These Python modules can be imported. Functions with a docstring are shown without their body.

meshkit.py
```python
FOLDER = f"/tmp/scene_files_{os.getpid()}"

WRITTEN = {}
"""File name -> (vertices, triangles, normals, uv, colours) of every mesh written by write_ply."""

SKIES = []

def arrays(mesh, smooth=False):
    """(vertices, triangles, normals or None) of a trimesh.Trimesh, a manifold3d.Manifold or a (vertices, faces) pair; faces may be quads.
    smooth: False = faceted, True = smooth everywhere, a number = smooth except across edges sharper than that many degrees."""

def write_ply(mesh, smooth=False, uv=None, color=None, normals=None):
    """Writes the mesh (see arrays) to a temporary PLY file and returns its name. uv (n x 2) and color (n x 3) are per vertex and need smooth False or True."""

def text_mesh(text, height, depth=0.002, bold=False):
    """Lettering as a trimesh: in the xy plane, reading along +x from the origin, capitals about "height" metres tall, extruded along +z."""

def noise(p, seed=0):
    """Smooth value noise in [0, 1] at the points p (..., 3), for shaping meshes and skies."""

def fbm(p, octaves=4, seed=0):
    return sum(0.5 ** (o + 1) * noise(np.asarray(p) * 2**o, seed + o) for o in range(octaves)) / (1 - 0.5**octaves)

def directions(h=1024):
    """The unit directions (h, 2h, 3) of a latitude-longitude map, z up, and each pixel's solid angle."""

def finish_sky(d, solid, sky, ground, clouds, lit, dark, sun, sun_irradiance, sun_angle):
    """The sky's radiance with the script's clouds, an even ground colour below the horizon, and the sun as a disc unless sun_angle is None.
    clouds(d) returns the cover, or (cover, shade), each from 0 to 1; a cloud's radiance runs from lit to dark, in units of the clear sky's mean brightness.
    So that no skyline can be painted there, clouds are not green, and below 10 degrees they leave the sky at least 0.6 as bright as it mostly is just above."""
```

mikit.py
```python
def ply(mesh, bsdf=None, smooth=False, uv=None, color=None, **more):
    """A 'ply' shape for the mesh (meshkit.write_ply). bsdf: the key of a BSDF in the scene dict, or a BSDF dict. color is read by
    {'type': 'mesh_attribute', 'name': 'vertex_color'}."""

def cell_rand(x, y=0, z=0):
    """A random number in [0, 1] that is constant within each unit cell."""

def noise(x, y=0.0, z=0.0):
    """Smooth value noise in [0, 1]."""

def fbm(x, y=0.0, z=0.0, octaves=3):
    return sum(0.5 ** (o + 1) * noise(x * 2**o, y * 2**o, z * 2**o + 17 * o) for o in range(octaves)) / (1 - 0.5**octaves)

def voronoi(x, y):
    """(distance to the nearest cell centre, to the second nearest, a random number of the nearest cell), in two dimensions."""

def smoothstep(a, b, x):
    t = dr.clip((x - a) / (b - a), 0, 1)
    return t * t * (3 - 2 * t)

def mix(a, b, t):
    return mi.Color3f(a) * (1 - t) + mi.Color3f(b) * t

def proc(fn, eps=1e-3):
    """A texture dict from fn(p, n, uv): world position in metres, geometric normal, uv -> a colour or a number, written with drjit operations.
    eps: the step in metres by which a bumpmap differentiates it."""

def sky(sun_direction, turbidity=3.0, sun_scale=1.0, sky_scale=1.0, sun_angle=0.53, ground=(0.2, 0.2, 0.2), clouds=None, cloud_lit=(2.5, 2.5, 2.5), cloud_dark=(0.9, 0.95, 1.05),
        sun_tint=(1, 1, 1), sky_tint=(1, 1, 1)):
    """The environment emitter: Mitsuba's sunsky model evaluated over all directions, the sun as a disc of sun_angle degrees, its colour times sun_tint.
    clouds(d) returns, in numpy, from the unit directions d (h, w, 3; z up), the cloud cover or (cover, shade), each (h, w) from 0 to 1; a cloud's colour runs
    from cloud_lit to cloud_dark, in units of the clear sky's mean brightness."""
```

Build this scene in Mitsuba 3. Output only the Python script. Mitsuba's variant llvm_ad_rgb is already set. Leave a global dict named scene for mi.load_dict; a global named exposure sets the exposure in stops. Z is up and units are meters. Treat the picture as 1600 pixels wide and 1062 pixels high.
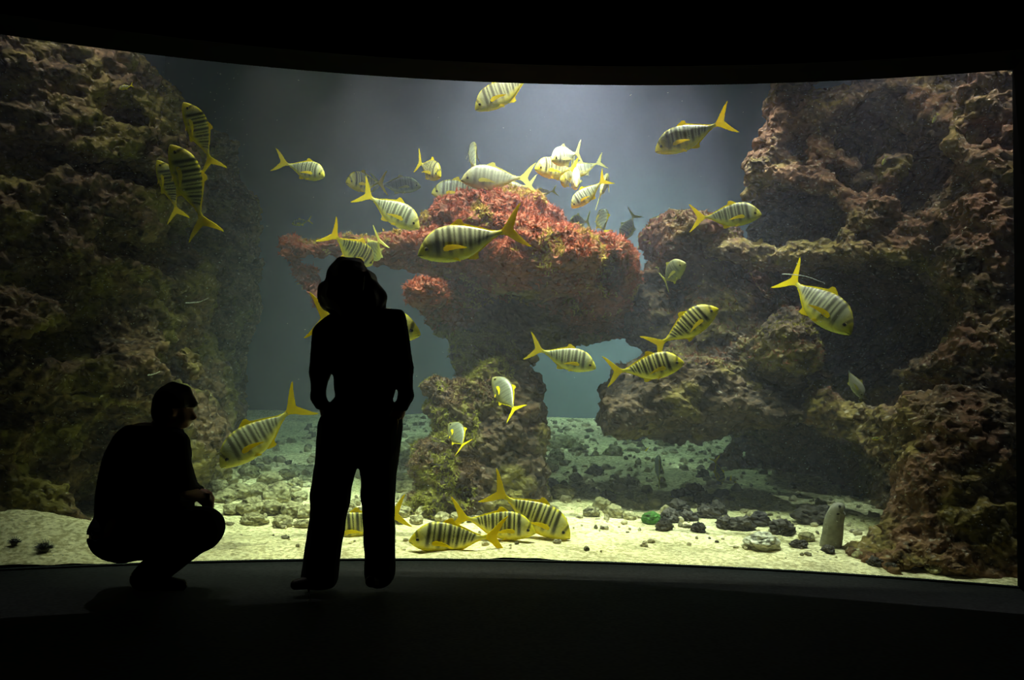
import math, numpy as np, trimesh, mitsuba as mi, drjit as dr, mikit, meshkit
from mikit import fbm, noise, smoothstep, mix, proc
from shapely.geometry import Polygon
TF = mi.ScalarTransform4f
scene, labels = {}, {}

# ------------------------------------------------------------------ camera, water, lamps, exposure
F_PX, CAM = 1250.0, np.array([0.0, 0.0, 1.05])
PITCH, ROLL = math.radians(3.02), math.radians(1.3)
FWD = np.array([0, math.cos(PITCH), math.sin(PITCH)])
_up = np.array([0, -math.sin(PITCH), math.cos(PITCH)])
_right = np.array([1.0, 0, 0])
UP = math.cos(ROLL) * _up - math.sin(ROLL) * _right
RIGHT = np.cross(FWD, UP)
scene['camera'] = {'type': 'perspective', 'fov': math.degrees(2 * math.atan(800 / F_PX)), 'fov_axis': 'x', 'near_clip': 0.05, 'far_clip': 100.0,
                   'to_world': TF().look_at(origin=CAM.tolist(), target=(CAM + FWD).tolist(), up=UP.tolist())}
exposure = 0.9

def P(px, py, y):
    """The point at distance y (metres, along +y) that the photograph shows at this pixel."""
    d = FWD + (px - 800) / F_PX * RIGHT + (531 - py) / F_PX * UP
    return CAM + d * (y / d[1])

WATER = {'type': 'homogeneous', 'albedo': {'type': 'rgb', 'value': [0.19, 0.45, 0.38]}, 'sigma_t': {'type': 'rgb', 'value': [0.146, 0.062, 0.096]}, 'scale': 1.0,
         'phase': {'type': 'isotropic'}}
LAMPZ = 4.3
def lamp(name, x, y, power, tx=None, ty=None, cut=30, beam=15, z=LAMPZ, tint=(1.22, 1.0, 1.0)):
    tx, ty = x if tx is None else tx, y if ty is None else ty
    scene[name] = {'type': 'spot', 'to_world': TF().look_at(origin=[x, y, z], target=[tx, ty + 1e-4, 0], up=[0, 1, 0]),
                   'intensity': {'type': 'rgb', 'value': [power * c for c in tint]}, 'cutoff_angle': float(cut), 'beam_width': float(beam), 'medium': {'type': 'ref', 'id': 'water_medium'}}
scene['water_medium'] = WATER
lamp('lamp_beam', 1.66, 7.4, 62, 1.62, 17.0, 30, 6, z=4.0, tint=(1.6, 1.0, 1.25))
lamp('lamp_edge', 1.42, 5.95, 40, 1.62, 6.25, 27, 8)
lamp('lamp_shoal', -0.75, 5.6, 34, -0.7, 6.9, 32, 5)
lamp('lamp_rock_mid', 1.85, 4.7, 4.6, 2.15, 6.3, 22, 10)
lamp('lamp_center', 0.42, 5.40, 66, 0.2, 7.0, 27, 4)
lamp('lamp_cluster', 0.40, 5.85, 42, 0.46, 6.6, 13, 4)
for i, (lx, ly) in enumerate(((-0.15, 4.72), (0.2, 4.80), (0.5, 4.75))): lamp(f'lamp_front_{i + 1:03d}', lx, ly, 21, lx * 0.8, 5.25, 36, 6, tint=(1.22, 1.0, 0.80))
lamp('lamp_left', -1.25, 5.1, 32, -1.35, 5.7, 27, 5, tint=(1.15, 1.0, 0.76))
lamp('lamp_back', 0.2, 9.2, 28, 0.2, 9.2, 44, 8, z=6.0)
lamp('lamp_wall', 0.7, 9.9, 17, 0.9, 15.5, 62, 20, z=6.1, tint=(2.1, 1.0, 1.6))
lamp('lamp_rock_left', -2.5, 4.65, 3.4, -3.0, 5.3, 55, 20)
lamp('lamp_rock_right', 2.45, 4.6, 9.0, 2.75, 5.4, 42, 16)

# ------------------------------------------------------------------ helpers
def obj(key, mesh, bsdf, smooth=False, color=None, uv=None, **more):
    scene[key] = mikit.ply(mesh, bsdf, smooth, uv=uv, color=color, **more)
    return key
def free(name):
    used = {k.split('__')[0] for k in scene} | set(labels)
    if name not in used: return name
    i = 1
    while f'{name}_{i:03d}' in used: i += 1
    return f'{name}_{i:03d}'
def free_part(key):
    if key not in scene: return key
    i = 1
    while f'{key}_{i:03d}' in scene: i += 1
    return f'{key}_{i:03d}'
def tag(key, label, category, group=None, kind=None):
    labels[key] = {'label': label, 'category': category}
    if group: labels[key]['group'] = group
    if kind: labels[key]['kind'] = kind
def struct(key, mesh, bsdf, label=None, **kw):
    obj(key, mesh, bsdf, **kw)
    labels[key] = {'kind': 'structure'}
    if label: labels[key]['label'] = label

def box(lo, hi):
    lo, hi = np.asarray(lo, float), np.asarray(hi, float)
    b = trimesh.creation.box(hi - lo); b.apply_translation((lo + hi) / 2)
    return b

def nets(val, origin, h):
    """Surface nets: the zero surface of a sampled distance field, negative inside."""
    ins = val < 0
    n = np.array(val.shape) - 1
    cnt = np.zeros(n, np.int8); acc = np.zeros((*n, 3), np.float32); tot = np.zeros(n, np.float32)
    sl = lambda o: tuple(slice(o[k], o[k] + n[k]) for k in range(3))
    corners = list(np.ndindex(2, 2, 2))
    for c in corners: cnt += ins[sl(c)]
    act = (cnt > 0) & (cnt < 8)
    idx = np.argwhere(act)
    cv = {c: val[idx[:, 0] + c[0], idx[:, 1] + c[1], idx[:, 2] + c[2]] for c in corners}
    s, m = np.zeros((len(idx), 3)), np.zeros(len(idx))
    for c in corners:
        for k in range(3):
            if c[k]: continue
            d = list(c); d[k] = 1; d = tuple(d)
            a, b = cv[c], cv[d]
            x = (a < 0) != (b < 0)
            t = np.where(x, a / np.where(x, a - b, 1), 0)
            p = np.array(c, float)[None] + t[:, None] * np.eye(3)[k]
            s += np.where(x[:, None], p, 0); m += x
    v = (idx + s / m[:, None]) * h + np.asarray(origin)
    num = np.full(n, -1, np.int64); num[tuple(idx.T)] = np.arange(len(idx))
    faces = []
    for k in range(3):
        u, w = (k + 1) % 3, (k + 2) % 3
        lo = [slice(None)] * 3; hi = [slice(None)] * 3
        lo[k] = slice(0, -1); hi[k] = slice(1, None)
        a, b = ins[tuple(lo)], ins[tuple(hi)]
        e = np.argwhere(a != b)
        e = e[(e[:, u] > 0) & (e[:, w] > 0) & (e[:, u] < n[u]) & (e[:, w] < n[w])]
        q = []
        for du, dw in ((1, 1), (0, 1), (0, 0), (1, 0)):
            f = e.copy(); f[:, u] -= du; f[:, w] -= dw
            q.append(num[tuple(f.T)])
        q = np.stack(q, 1)
        flip = ~a[tuple(e.T)]
        q[flip] = q[flip][:, ::-1]
        faces.append(q)
    q = np.vstack(faces)
    f = np.vstack([q[:, [0, 1, 2]], q[:, [0, 2, 3]]])
    return v, f

def grid(lo, hi, h):
    ax = [np.arange(lo[k] - 2 * h, hi[k] + 3 * h, h) for k in range(3)]
    return np.stack(np.meshgrid(*ax, indexing='ij'), -1).astype(np.float32), np.array([a[0] for a in ax])

def smin(a, b, k):
    t = np.clip(0.5 + 0.5 * (b - a) / k, 0, 1)
    return b * (1 - t) + a * t - k * t * (1 - t)

def ell(p, c, r):
    q = (p - np.asarray(c, np.float32)) / np.asarray(r, np.float32)
    l = np.linalg.norm(q, axis=-1)
    return (l - 1) * np.min(r) * np.where(l > 1, 1, 1)
def cone(p, a, b, ra, rb):
    a, b = np.asarray(a, np.float32), np.asarray(b, np.float32)
    ba = b - a
    t = np.clip(((p - a) @ ba) / max(float(ba @ ba), 1e-9), 0, 1)
    return np.linalg.norm(p - a - t[..., None] * ba, axis=-1) - (ra + (rb - ra) * t)

def normals(v, f):
    n = np.zeros_like(v)
    c = np.cross(v[f[:, 1]] - v[f[:, 0]], v[f[:, 2]] - v[f[:, 0]])
    for k in range(3): np.add.at(n, f[:, k], c)
    return n / np.maximum(np.linalg.norm(n, axis=1, keepdims=True), 1e-12)

# ------------------------------------------------------------------ materials
def principled(color, rough=0.7, spec=0.3, **k):
    c = {'type': 'rgb', 'value': list(color)} if not isinstance(color, dict) else color
    return {'type': 'twosided', 'b': {'type': 'principled', 'base_color': c, 'roughness': rough, 'specular': spec, **k}}
VC = {'type': 'mesh_attribute', 'name': 'vertex_color'}
scene['black_wall'] = principled((0.004, 0.004, 0.0045), 0.9, 0.05)
scene['hall_floor'] = principled(proc(lambda p, n, uv: mi.Color3f(0.032, 0.038, 0.038) * (0.8 + 0.4 * noise(p.x * 90, p.y * 90))), 0.75, 0.15)
scene['tank_paint'] = principled((0.17, 0.19, 0.21), 0.9, 0.1)
scene['crust'] = {'type': 'blendbsdf', 'weight': proc(lambda p, n, uv: 0.75 * smoothstep(0.5, 0.8, fbm(p.x * 26, p.y * 26, p.z * 26, 4))),
                  'a': {'type': 'bumpmap', 't': proc(lambda p, n, uv: fbm(p.x * 55, p.y * 55, p.z * 55, 3), 2e-3), 'scale': 0.03,
                        'b': {'type': 'twosided', 'b': {'type': 'principled', 'base_color': VC, 'roughness': 0.8, 'specular': 0.25}}},
                  'c': principled((0.028, 0.022, 0.014), 0.9, 0.1)}
def sand_color(p, n, uv):
    a = fbm(p.x * 60, p.y * 60, p.z * 60, 3)
    b = fbm(p.x * 5, p.y * 5, 3.0, 3)
    c = mix((0.42, 0.36, 0.17), (0.84, 0.77, 0.46), smoothstep(0.25, 0.75, a))
    return c * (0.72 + 0.5 * b)
scene['sand'] = {'type': 'bumpmap', 't': proc(lambda p, n, uv: fbm(p.x * 45, p.y * 45, p.z * 45, 3), 2e-3), 'scale': 0.02,
                 'b': {'type': 'twosided', 'b': {'type': 'principled', 'base_color': proc(sand_color), 'roughness': 0.9, 'specular': 0.2}}}
scene['pane'] = {'type': 'thindielectric', 'int_ior': 1.2}

# ------------------------------------------------------------------ the hall and the tank
RW, XC = 8.45, 0.228                           # the curved window: radius and centre
YC = 4.58 - RW
yg = lambda x: YC + np.sqrt(RW**2 - (np.asarray(x, float) - XC)**2)
FL = 0.042                                     # height of the hall floor
SILL, HEAD, XL, XR = 0.05, 2.79, -4.3, 2.665
def band(x0, x1, z0, z1, y_off, depth, n=80):
    """A curved slab along the window, from y_off behind the curve to depth further (both signed)."""
    x = np.linspace(x0, x1, n); y = yg(x)
    nx, ny = (x - XC) / RW, (y - YC) / RW
    fr = np.stack([x + nx * y_off, y + ny * y_off], 1); bk = np.stack([x + nx * (y_off + depth), y + ny * (y_off + depth)], 1)
    poly = Polygon(np.vstack([fr, bk[::-1]])).buffer(0)
    m = trimesh.creation.extrude_polygon(poly, z1 - z0, engine='earcut'); m.apply_translation([0, 0, z0])
    return m
def room_slab(z0, z1):
    x = np.linspace(-4.9, 4.9, 60)
    m = trimesh.creation.extrude_polygon(Polygon(np.vstack([np.stack([x, yg(x) - 0.02], 1), [[4.9, -4], [-4.9, -4]]])), z1 - z0, engine='earcut'); m.apply_translation([0, 0, z0])
    return m
struct('floor', room_slab(-0.1, FL), 'hall_floor', 'dark hall floor')
struct('ceiling', room_slab(4.5, 4.6), 'black_wall')
struct('wall_back', box([-5, -4.1, 0], [5, -4, 4.5]), 'black_wall')
struct('wall_left', box([-5.0, -4, 0], [-4.9, 2.6, 4.5]), 'black_wall')
struct('wall_right', box([4.9, -4, 0], [5.0, 2.9, 4.5]), 'black_wall')
struct('trim_1', band(XL, XR, HEAD, 6.4, -0.28, 0.28), 'black_wall', 'black soffit above the aquarium window')
struct('trim_2', band(XL, XR, 0.0, SILL, -0.02, 0.03), 'hall_floor', 'low dark sill under the aquarium window')
struct('trim_3', band(XR, 4.95, 0, 6.4, -0.28, 0.30, 30), 'black_wall', 'black wall beside the right end of the window')
def sheet(x0, x1, z0, z1, off, n=120):
    x = np.linspace(x0, x1, n); y = yg(x) + off
    v = np.vstack([np.stack([x, y, x * 0 + z0], 1), np.stack([x, y, x * 0 + z1], 1)])
    i = np.arange(n - 1)
    return v, np.stack([i, i + 1, i + 1 + n, i + n], 1)
struct('window_1', sheet(XL, XR, SILL, HEAD, 0.0), 'pane', 'large curved glass window of the aquarium', smooth=True)
YB, XT = 12.0, 5.4
struct('wall_tank_back', box([-XT, YB, -0.2], [XT, YB + 0.1, 6.4]), 'tank_paint', 'plain blue grey rear wall of the tank')
struct('wall_tank_left', box([-XT - 0.1, 3.2, -0.2], [-XT, YB, 6.4]), 'tank_paint')
struct('wall_tank_right', box([XT, 3.2, -0.2], [XT + 0.1, YB, 6.4]), 'tank_paint')
struct('ceiling_tank', box([-XT, 3.0, 6.4], [XT, YB, 6.5]), 'black_wall')
def water_mesh():
    x = np.linspace(-XT + 0.01, XT - 0.01, 80); y = yg(x) + 0.012
    poly = Polygon(np.vstack([np.stack([x, y], 1), [[XT - 0.01, YB - 0.01], [-XT + 0.01, YB - 0.01]]]))
    m = trimesh.creation.extrude_polygon(poly, 6.35 + 0.15, engine='earcut'); m.apply_translation([0, 0, -0.15])
    return m
obj('tank_water', water_mesh(), {'type': 'null'}, interior={'type': 'ref', 'id': 'water_medium'})
tag('tank_water', 'hazy blue green water filling the aquarium behind the window', 'water', kind='stuff')

def sand_z(x, y):
    x, y = np.asarray(x, float), np.asarray(y, float)
    z = 0.045 + 0.068 * np.clip(y - 4.6, -0.3, 9)
    q = np.stack([x, y, x * 0], -1)
    z = z + 0.10 * (meshkit.fbm(q * 1.1, 3, 5) - 0.5) * np.clip((y - 4.7) / 1.2, 0.25, 1)
    z = z + 0.03 * (meshkit.fbm(q * 6, 3, 9) - 0.5)
    z = z + 0.20 * np.exp(-((x + 2.95) / 0.75) ** 2 - ((y - 4.65) / 0.45) ** 2)           # mound at the left end
    return z
def sand_mesh():
    nx, ny = 330, 290
    u = np.linspace(-XT + 0.02, XT - 0.02, nx); t = np.linspace(0, 1, ny) ** 1.5
    x = np.repeat(u[:, None], ny, 1); y0 = yg(u)[:, None] + 0.016
    y = y0 + (YB - 0.02 - y0) * t[None]
    v = np.stack([x, y, sand_z(x, y)], -1).reshape(-1, 3)
    i, j = np.meshgrid(np.arange(nx - 1), np.arange(ny - 1), indexing='ij')
    a = (i * ny + j).ravel()
    return v, np.stack([a, a + ny, a + ny + 1, a + 1], 1)
obj('sand_bed', sand_mesh(), 'sand', smooth=True)
tag('sand_bed', 'pale coarse sand covering the bottom of the tank', 'sand', kind='stuff')

# ------------------------------------------------------------------ rocks
def shape_of(s, p): return ell(p, *s) if len(s) == 2 else cone(p, *s)
def rock_field(lo, hi, h, solids, holes=(), k=0.18, amp=0.22, freq=1.5, seed=1, fine=0.05, rough=1.0, after=()):
    p, o = grid(lo, hi, h)
    d = np.full(p.shape[:3], 9.0, np.float32)
    for s in solids: d = smin(d, shape_of(s, p), k)
    near = np.abs(d) < 0.40
    q = p[near].astype(float)
    n1 = meshkit.fbm(q * freq, 3, seed) - 0.5
    ridge = 1 - np.abs(2 * meshkit.fbm(q * np.array([2.6, 2.6, 3.8]), 2, seed + 11) - 1)
    d[near] += amp * 1.6 * n1 - fine * 2 * (ridge - 0.8)
    deep = d < 0.05
    if len(holes):
        q = p[deep].astype(float); e0 = d[deep]
        wob = 0.16 * (meshkit.fbm(q * 2.4, 2, seed + 23) - 0.5)
        for s in holes: e0 = -smin(-e0, shape_of(s, q) + wob, 0.05)
        d[deep] = e0
    if len(after):
        e = np.full(d.shape, 9.0, np.float32)
        for s in after: e = smin(e, shape_of(s, p), 0.06)
        m = np.abs(e) < 0.15
        e[m] += 0.09 * (meshkit.fbm(p[m].astype(float) * 4.5, 2, seed + 61) - 0.5)
        d = smin(d, e, 0.05)
    d[[0, -1]] = np.maximum(d[[0, -1]], 0.01); d[:, [0, -1]] = np.maximum(d[:, [0, -1]], 0.01); d[:, :, [0, -1]] = np.maximum(d[:, :, [0, -1]], 0.01)
    v, f = nets(d, o, h)
    v, f = trimesh.remesh.subdivide(v, f)
    n = normals(v, f)
    b = 1 - np.abs(2 * meshkit.fbm(v * 6.5, 2, seed + 5) - 1)
    v = v + n * (rough * (0.075 * (b - 0.8) + 0.06 * (meshkit.noise(v * 13, seed + 7) - 0.5)))[:, None]
    n = normals(v, f)
    v = v + n * (rough * (0.042 * (meshkit.noise(v * 27, seed + 8) - 0.5) + 0.026 * (meshkit.noise(v * 55, seed + 9) - 0.5)))[:, None]
    return v, f
def rock_color(v, f, seed, base=((0.035, 0.024, 0.014), (0.23, 0.145, 0.07)), red=None, olive=None, pale=0.0, red_where=None, olive_where=None):
    n = normals(v, f)
    a = 0.6 * meshkit.fbm(v * 6, 3, seed + 3) + 0.4 * meshkit.noise(v * 45, seed + 4)
    t = np.clip((a - 0.34) / 0.32, 0, 1)[:, None]
    c = np.array(base[0]) * (1 - t) + np.array(base[1]) * t
    if olive is not None:
        w = np.clip((meshkit.fbm(v * 3.1, 4, seed + 31) - 0.50) / 0.12, 0, 1)
        if olive_where is not None: w = np.clip(w + olive_where(v, n), 0, 1)
        c = c + (np.array(olive) * (0.2 + 1.5 * a[:, None]) - c) * (w * 0.75)[:, None]
    if red is not None:
        w = np.clip((meshkit.fbm(v * 2.6, 4, seed + 17) - 0.48) / 0.1, 0, 1)
        if red_where is not None: w = np.clip(w + red_where(v, n), 0, 1)
        c = c + (np.array(red) * (0.2 + 1.6 * a[:, None]) - c) * (w * 0.9)[:, None]
    if pale:
        w = np.clip((meshkit.noise(v * 62, seed + 77) - (1 - pale)) / 0.08, 0, 1)
        c = c + (np.array([0.60, 0.50, 0.37]) - c) * (w * 0.6)[:, None]
    return np.clip(c, 0.005, 1)
def bl(px, py, y, rx, rz=None, ry=None):
    """An ellipsoid at distance y whose half width and height cover rx, rz pixels; ry in metres."""
    s = y / F_PX
    rz = rx if rz is None else rz
    return (P(px, py, y), (rx * s, rx * s if ry is None else ry, rz * s))
def cp(ax, ay, ayd, bx, by, byd, ra, rb):
    return (P(ax, ay, ayd), P(bx, by, byd), ra * ayd / F_PX, rb * byd / F_PX)

def rock(name, label, lo, hi, h, solids, holes=(), color={}, seed=1, cat='rock', **kw):
    v, f = rock_field(lo, hi, h, solids, holes, seed=seed, **kw)
    obj(name, (v, f), 'crust', smooth=True, color=rock_color(v, f, seed, **color))
    tag(name, label, cat)
    return v, f
# left wall of rock
left_s = [bl(60, 330, 5.6, 190, 420, 0.8), bl(40, 780, 5.0, 60, 130, 0.4), bl(190, 220, 6.2, 110, 160, 0.6), bl(150, 130, 6.0, 110, 110, 0.6), bl(300, 170, 7.8, 90, 120, 0.7), bl(250, 280, 6.0, 70, 70, 0.4),
          bl(160, 470, 5.6, 75, 95, 0.4), bl(270, 450, 6.2, 60, 85, 0.4), bl(200, 590, 5.4, 90, 60, 0.4), bl(330, 480, 8.0, 70, 200, 0.7), bl(230, 700, 5.9, 110, 110, 0.5),
          cp(30, 560, 5.0, 110, 820, 4.85, 45, 22), bl(20, 600, 5.0, 70, 160, 0.35), bl(270, 640, 6.8, 90, 120, 0.6), bl(-150, 450, 5.6, 200, 500, 0.9), bl(300, 750, 6.6, 70, 60, 0.5)]
left_h = [bl(200, 180, 5.4, 26, 26, 0.35), bl(170, 270, 5.3, 60, 18, 0.4), bl(230, 390, 5.5, 70, 22, 0.5), bl(90, 540, 4.9, 45, 22, 0.3), bl(290, 570, 5.8, 46, 45, 0.5), bl(90, 700, 4.9, 55, 50, 0.2),
          bl(300, 390, 6.8, 55, 35, 0.4), bl(60, 430, 4.85, 45, 22, 0.2), bl(130, 640, 5.0, 60, 20, 0.25), bl(40, 250, 4.9, 50, 45, 0.25)]
rock('rock_cliff', 'tall brown and olive rock cliff with ledges along the left end of the tank', (-4.9, 4.4, 0), (-1.9, 8.6, 3.3), 0.028, left_s, left_h, seed=3,
     color=dict(olive=(0.21, 0.175, 0.035), pale=0.2), amp=0.2)
# right wall of rock with dark hollows
right_s = [cp(1360, 0, 6.9, 1365, 330, 6.9, 110, 140), cp(1335, 330, 7.0, 1310, 860, 7.0, 150, 160), cp(1540, 20, 5.75, 1535, 940, 5.6, 105, 120), cp(1440, 20, 6.5, 1440, 850, 6.5, 130, 120),
           cp(1245, 60, 6.2, 1222, 220, 6.2, 36, 38), bl(1190, 275, 6.2, 26, 40, 0.2), cp(1190, 262, 6.2, 1300, 275, 5.9, 30, 30), cp(1300, 275, 5.85, 1345, 330, 5.7, 24, 18), cp(1290, 190, 6.0, 1310, 270, 5.9, 24, 22),
           cp(1400, 270, 5.6, 1335, 385, 5.75, 28, 24), cp(1110, 390, 6.3, 1260, 402, 6.0, 24, 22), cp(1260, 402, 5.95, 1420, 380, 5.6, 22, 28), cp(1410, 390, 5.6, 1510, 300, 5.4, 26, 40), cp(1280, 180, 6.0, 1440, 160, 5.7, 36, 50),
           cp(1290, 640, 5.8, 1420, 760, 5.4, 40, 60), bl(1430, 690, 5.4, 90, 60, 0.35), bl(1400, 890, 4.95, 50, 18, 0.2), bl(1700, 500, 5.5, 180, 500, 0.7), bl(1540, 500, 5.15, 70, 400, 0.3), bl(1490, 880, 4.8, 130, 40, 0.3), bl(1580, 890, 4.62, 70, 50, 0.22), bl(1450, 898, 4.66, 60, 22, 0.18), cp(1490, 690, 5.0, 1490, 880, 4.88, 85, 105), bl(1430, 540, 5.5, 40, 45, 0.25), bl(1430, 420, 7.9, 250, 430, 0.45), bl(1330, 740, 7.8, 200, 160, 0.35)]
right_h = [bl(1252, 335, 6.5, 92, 58, 1.3), bl(1332, 234, 6.2, 50, 46, 1.2), bl(1450, 262, 5.8, 44, 36, 0.7), bl(1400, 320, 5.9, 40, 46, 0.9), bl(1310, 510, 6.3, 132, 92, 1.4), bl(1245, 740, 6.5, 105, 85, 1.3), bl(1338, 835, 5.6, 30, 50, 0.5),
           bl(1400, 140, 5.5, 26, 20, 0.3), bl(1475, 620, 5.1, 26, 40, 0.2), bl(1450, 810, 5.2, 50, 36, 0.2)]
rock('rock_arches', 'tall brown rock pierced by dark arched hollows at the right end of the tank', (1.5, 4.42, 0), (4.3, 8.5, 3.5), 0.027, right_s, right_h, seed=8,
     color=dict(olive=(0.20, 0.15, 0.025), pale=0.22, red=(0.17, 0.085, 0.045), olive_where=lambda v, n: np.where((v[:, 0] < 2.45) & (n[:, 2] > 0.35), 0.8, -0.15)), amp=0.13, k=0.10,
     after=[cp(1182, 262, 6.1, 1290, 282, 5.85, 15, 14), cp(1290, 282, 5.85, 1348, 330, 5.75, 14, 13), cp(1405, 262, 5.65, 1345, 335, 5.75, 16, 14), cp(1348, 330, 5.75, 1338, 388, 5.75, 14, 14), cp(1180, 268, 6.1, 1170, 306, 6.15, 13, 11), cp(1290, 195, 5.95, 1275, 280, 5.9, 14, 12),
            cp(1120, 392, 6.2, 1260, 402, 5.95, 13, 13), cp(1260, 402, 5.95, 1400, 384, 5.65, 13, 18)])
# central mushroom rock
mesa_s = [bl(780, 365, 6.35, 128, 60, 0.6), bl(850, 408, 6.2, 125, 58, 0.62), bl(690, 388, 6.4, 100, 20, 0.5), bl(590, 388, 6.4, 80, 14, 0.4), cp(452, 388, 6.4, 560, 388, 6.4, 13, 15), cp(458, 398, 6.5, 512, 475, 6.5, 9, 24),
          bl(945, 425, 6.35, 52, 58, 0.5), bl(665, 455, 6.0, 42, 30, 0.22), bl(840, 490, 7.15, 155, 62, 0.45), bl(935, 478, 6.5, 46, 30, 0.3), cp(745, 480, 6.75, 790, 800, 6.2, 46, 58), cp(690, 470, 7.0, 780, 540, 6.9, 36, 50),
          cp(775, 620, 6.1, 770, 810, 6.0, 56, 84), cp(690, 608, 5.95, 740, 690, 5.95, 20, 36), bl(695, 740, 5.9, 50, 46, 0.3), bl(680, 790, 5.75, 50, 28, 0.25), bl(825, 700, 6.15, 26, 120, 0.2)]
MESA = rock('rock_mushroom', 'mushroom shaped central rock with a cap of red algae on a brown pillar', (-2.0, 5.3, 0), (1.2, 7.5, 2.75), 0.025, mesa_s, [bl(590, 430, 6.2, 90, 24, 0.6), bl(690, 560, 6.2, 28, 44, 0.5), bl(880, 336, 5.95, 52, 15, 0.26), bl(955, 425, 6.0, 28, 36, 0.3), bl(690, 345, 5.95, 50, 9, 0.15)], seed=14,
     color=dict(base=((0.03, 0.022, 0.014), (0.13, 0.085, 0.048)), red=(0.23, 0.064, 0.030), red_where=lambda v, n: np.clip((v[:, 2] - 1.70 + 0.42 * np.clip(np.abs(v[:, 0]), 0, .8)) / 0.3, -0.9, 0.8), olive=(0.22, 0.19, 0.04), pale=0.12), amp=0.10, k=0.10)
# right mid rock
mid_s = [bl(1055, 390, 6.6, 54, 52, 0.4), bl(1080, 368, 6.5, 34, 30, 0.3), cp(1030, 430, 6.6, 1010, 500, 6.7, 34, 34), cp(1110, 400, 6.5, 1140, 560, 6.6, 50, 80), bl(1070, 620, 6.3, 120, 66, 0.5), bl(985, 640, 6.2, 66, 36, 0.35), bl(1140, 560, 6.6, 75, 110, 0.5),
         bl(1230, 550, 5.9, 45, 60, 0.3), bl(1205, 630, 5.95, 50, 30, 0.3), bl(1170, 470, 6.8, 60, 70, 0.4), bl(1100, 540, 6.8, 90, 90, 0.4)]
MID = rock('rock_outcrop', 'brown overhanging rock outcrop between the red capped rock and the right rock', (0.75, 5.4, 0.1), (2.7, 7.6, 2.5), 0.026, mid_s, [bl(1065, 430, 6.2, 30, 28, 0.3), bl(1030, 540, 6.0, 50, 30, 0.4)], seed=21,
     color=dict(base=((0.025, 0.018, 0.011), (0.12, 0.078, 0.04)), red=(0.14, 0.05, 0.028), red_where=lambda v, n: np.clip((v[:, 2] - 1.9) / 0.4, -1, 0.4), olive=(0.17, 0.13, 0.03), pale=0.14), amp=0.10, k=0.10)

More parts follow.
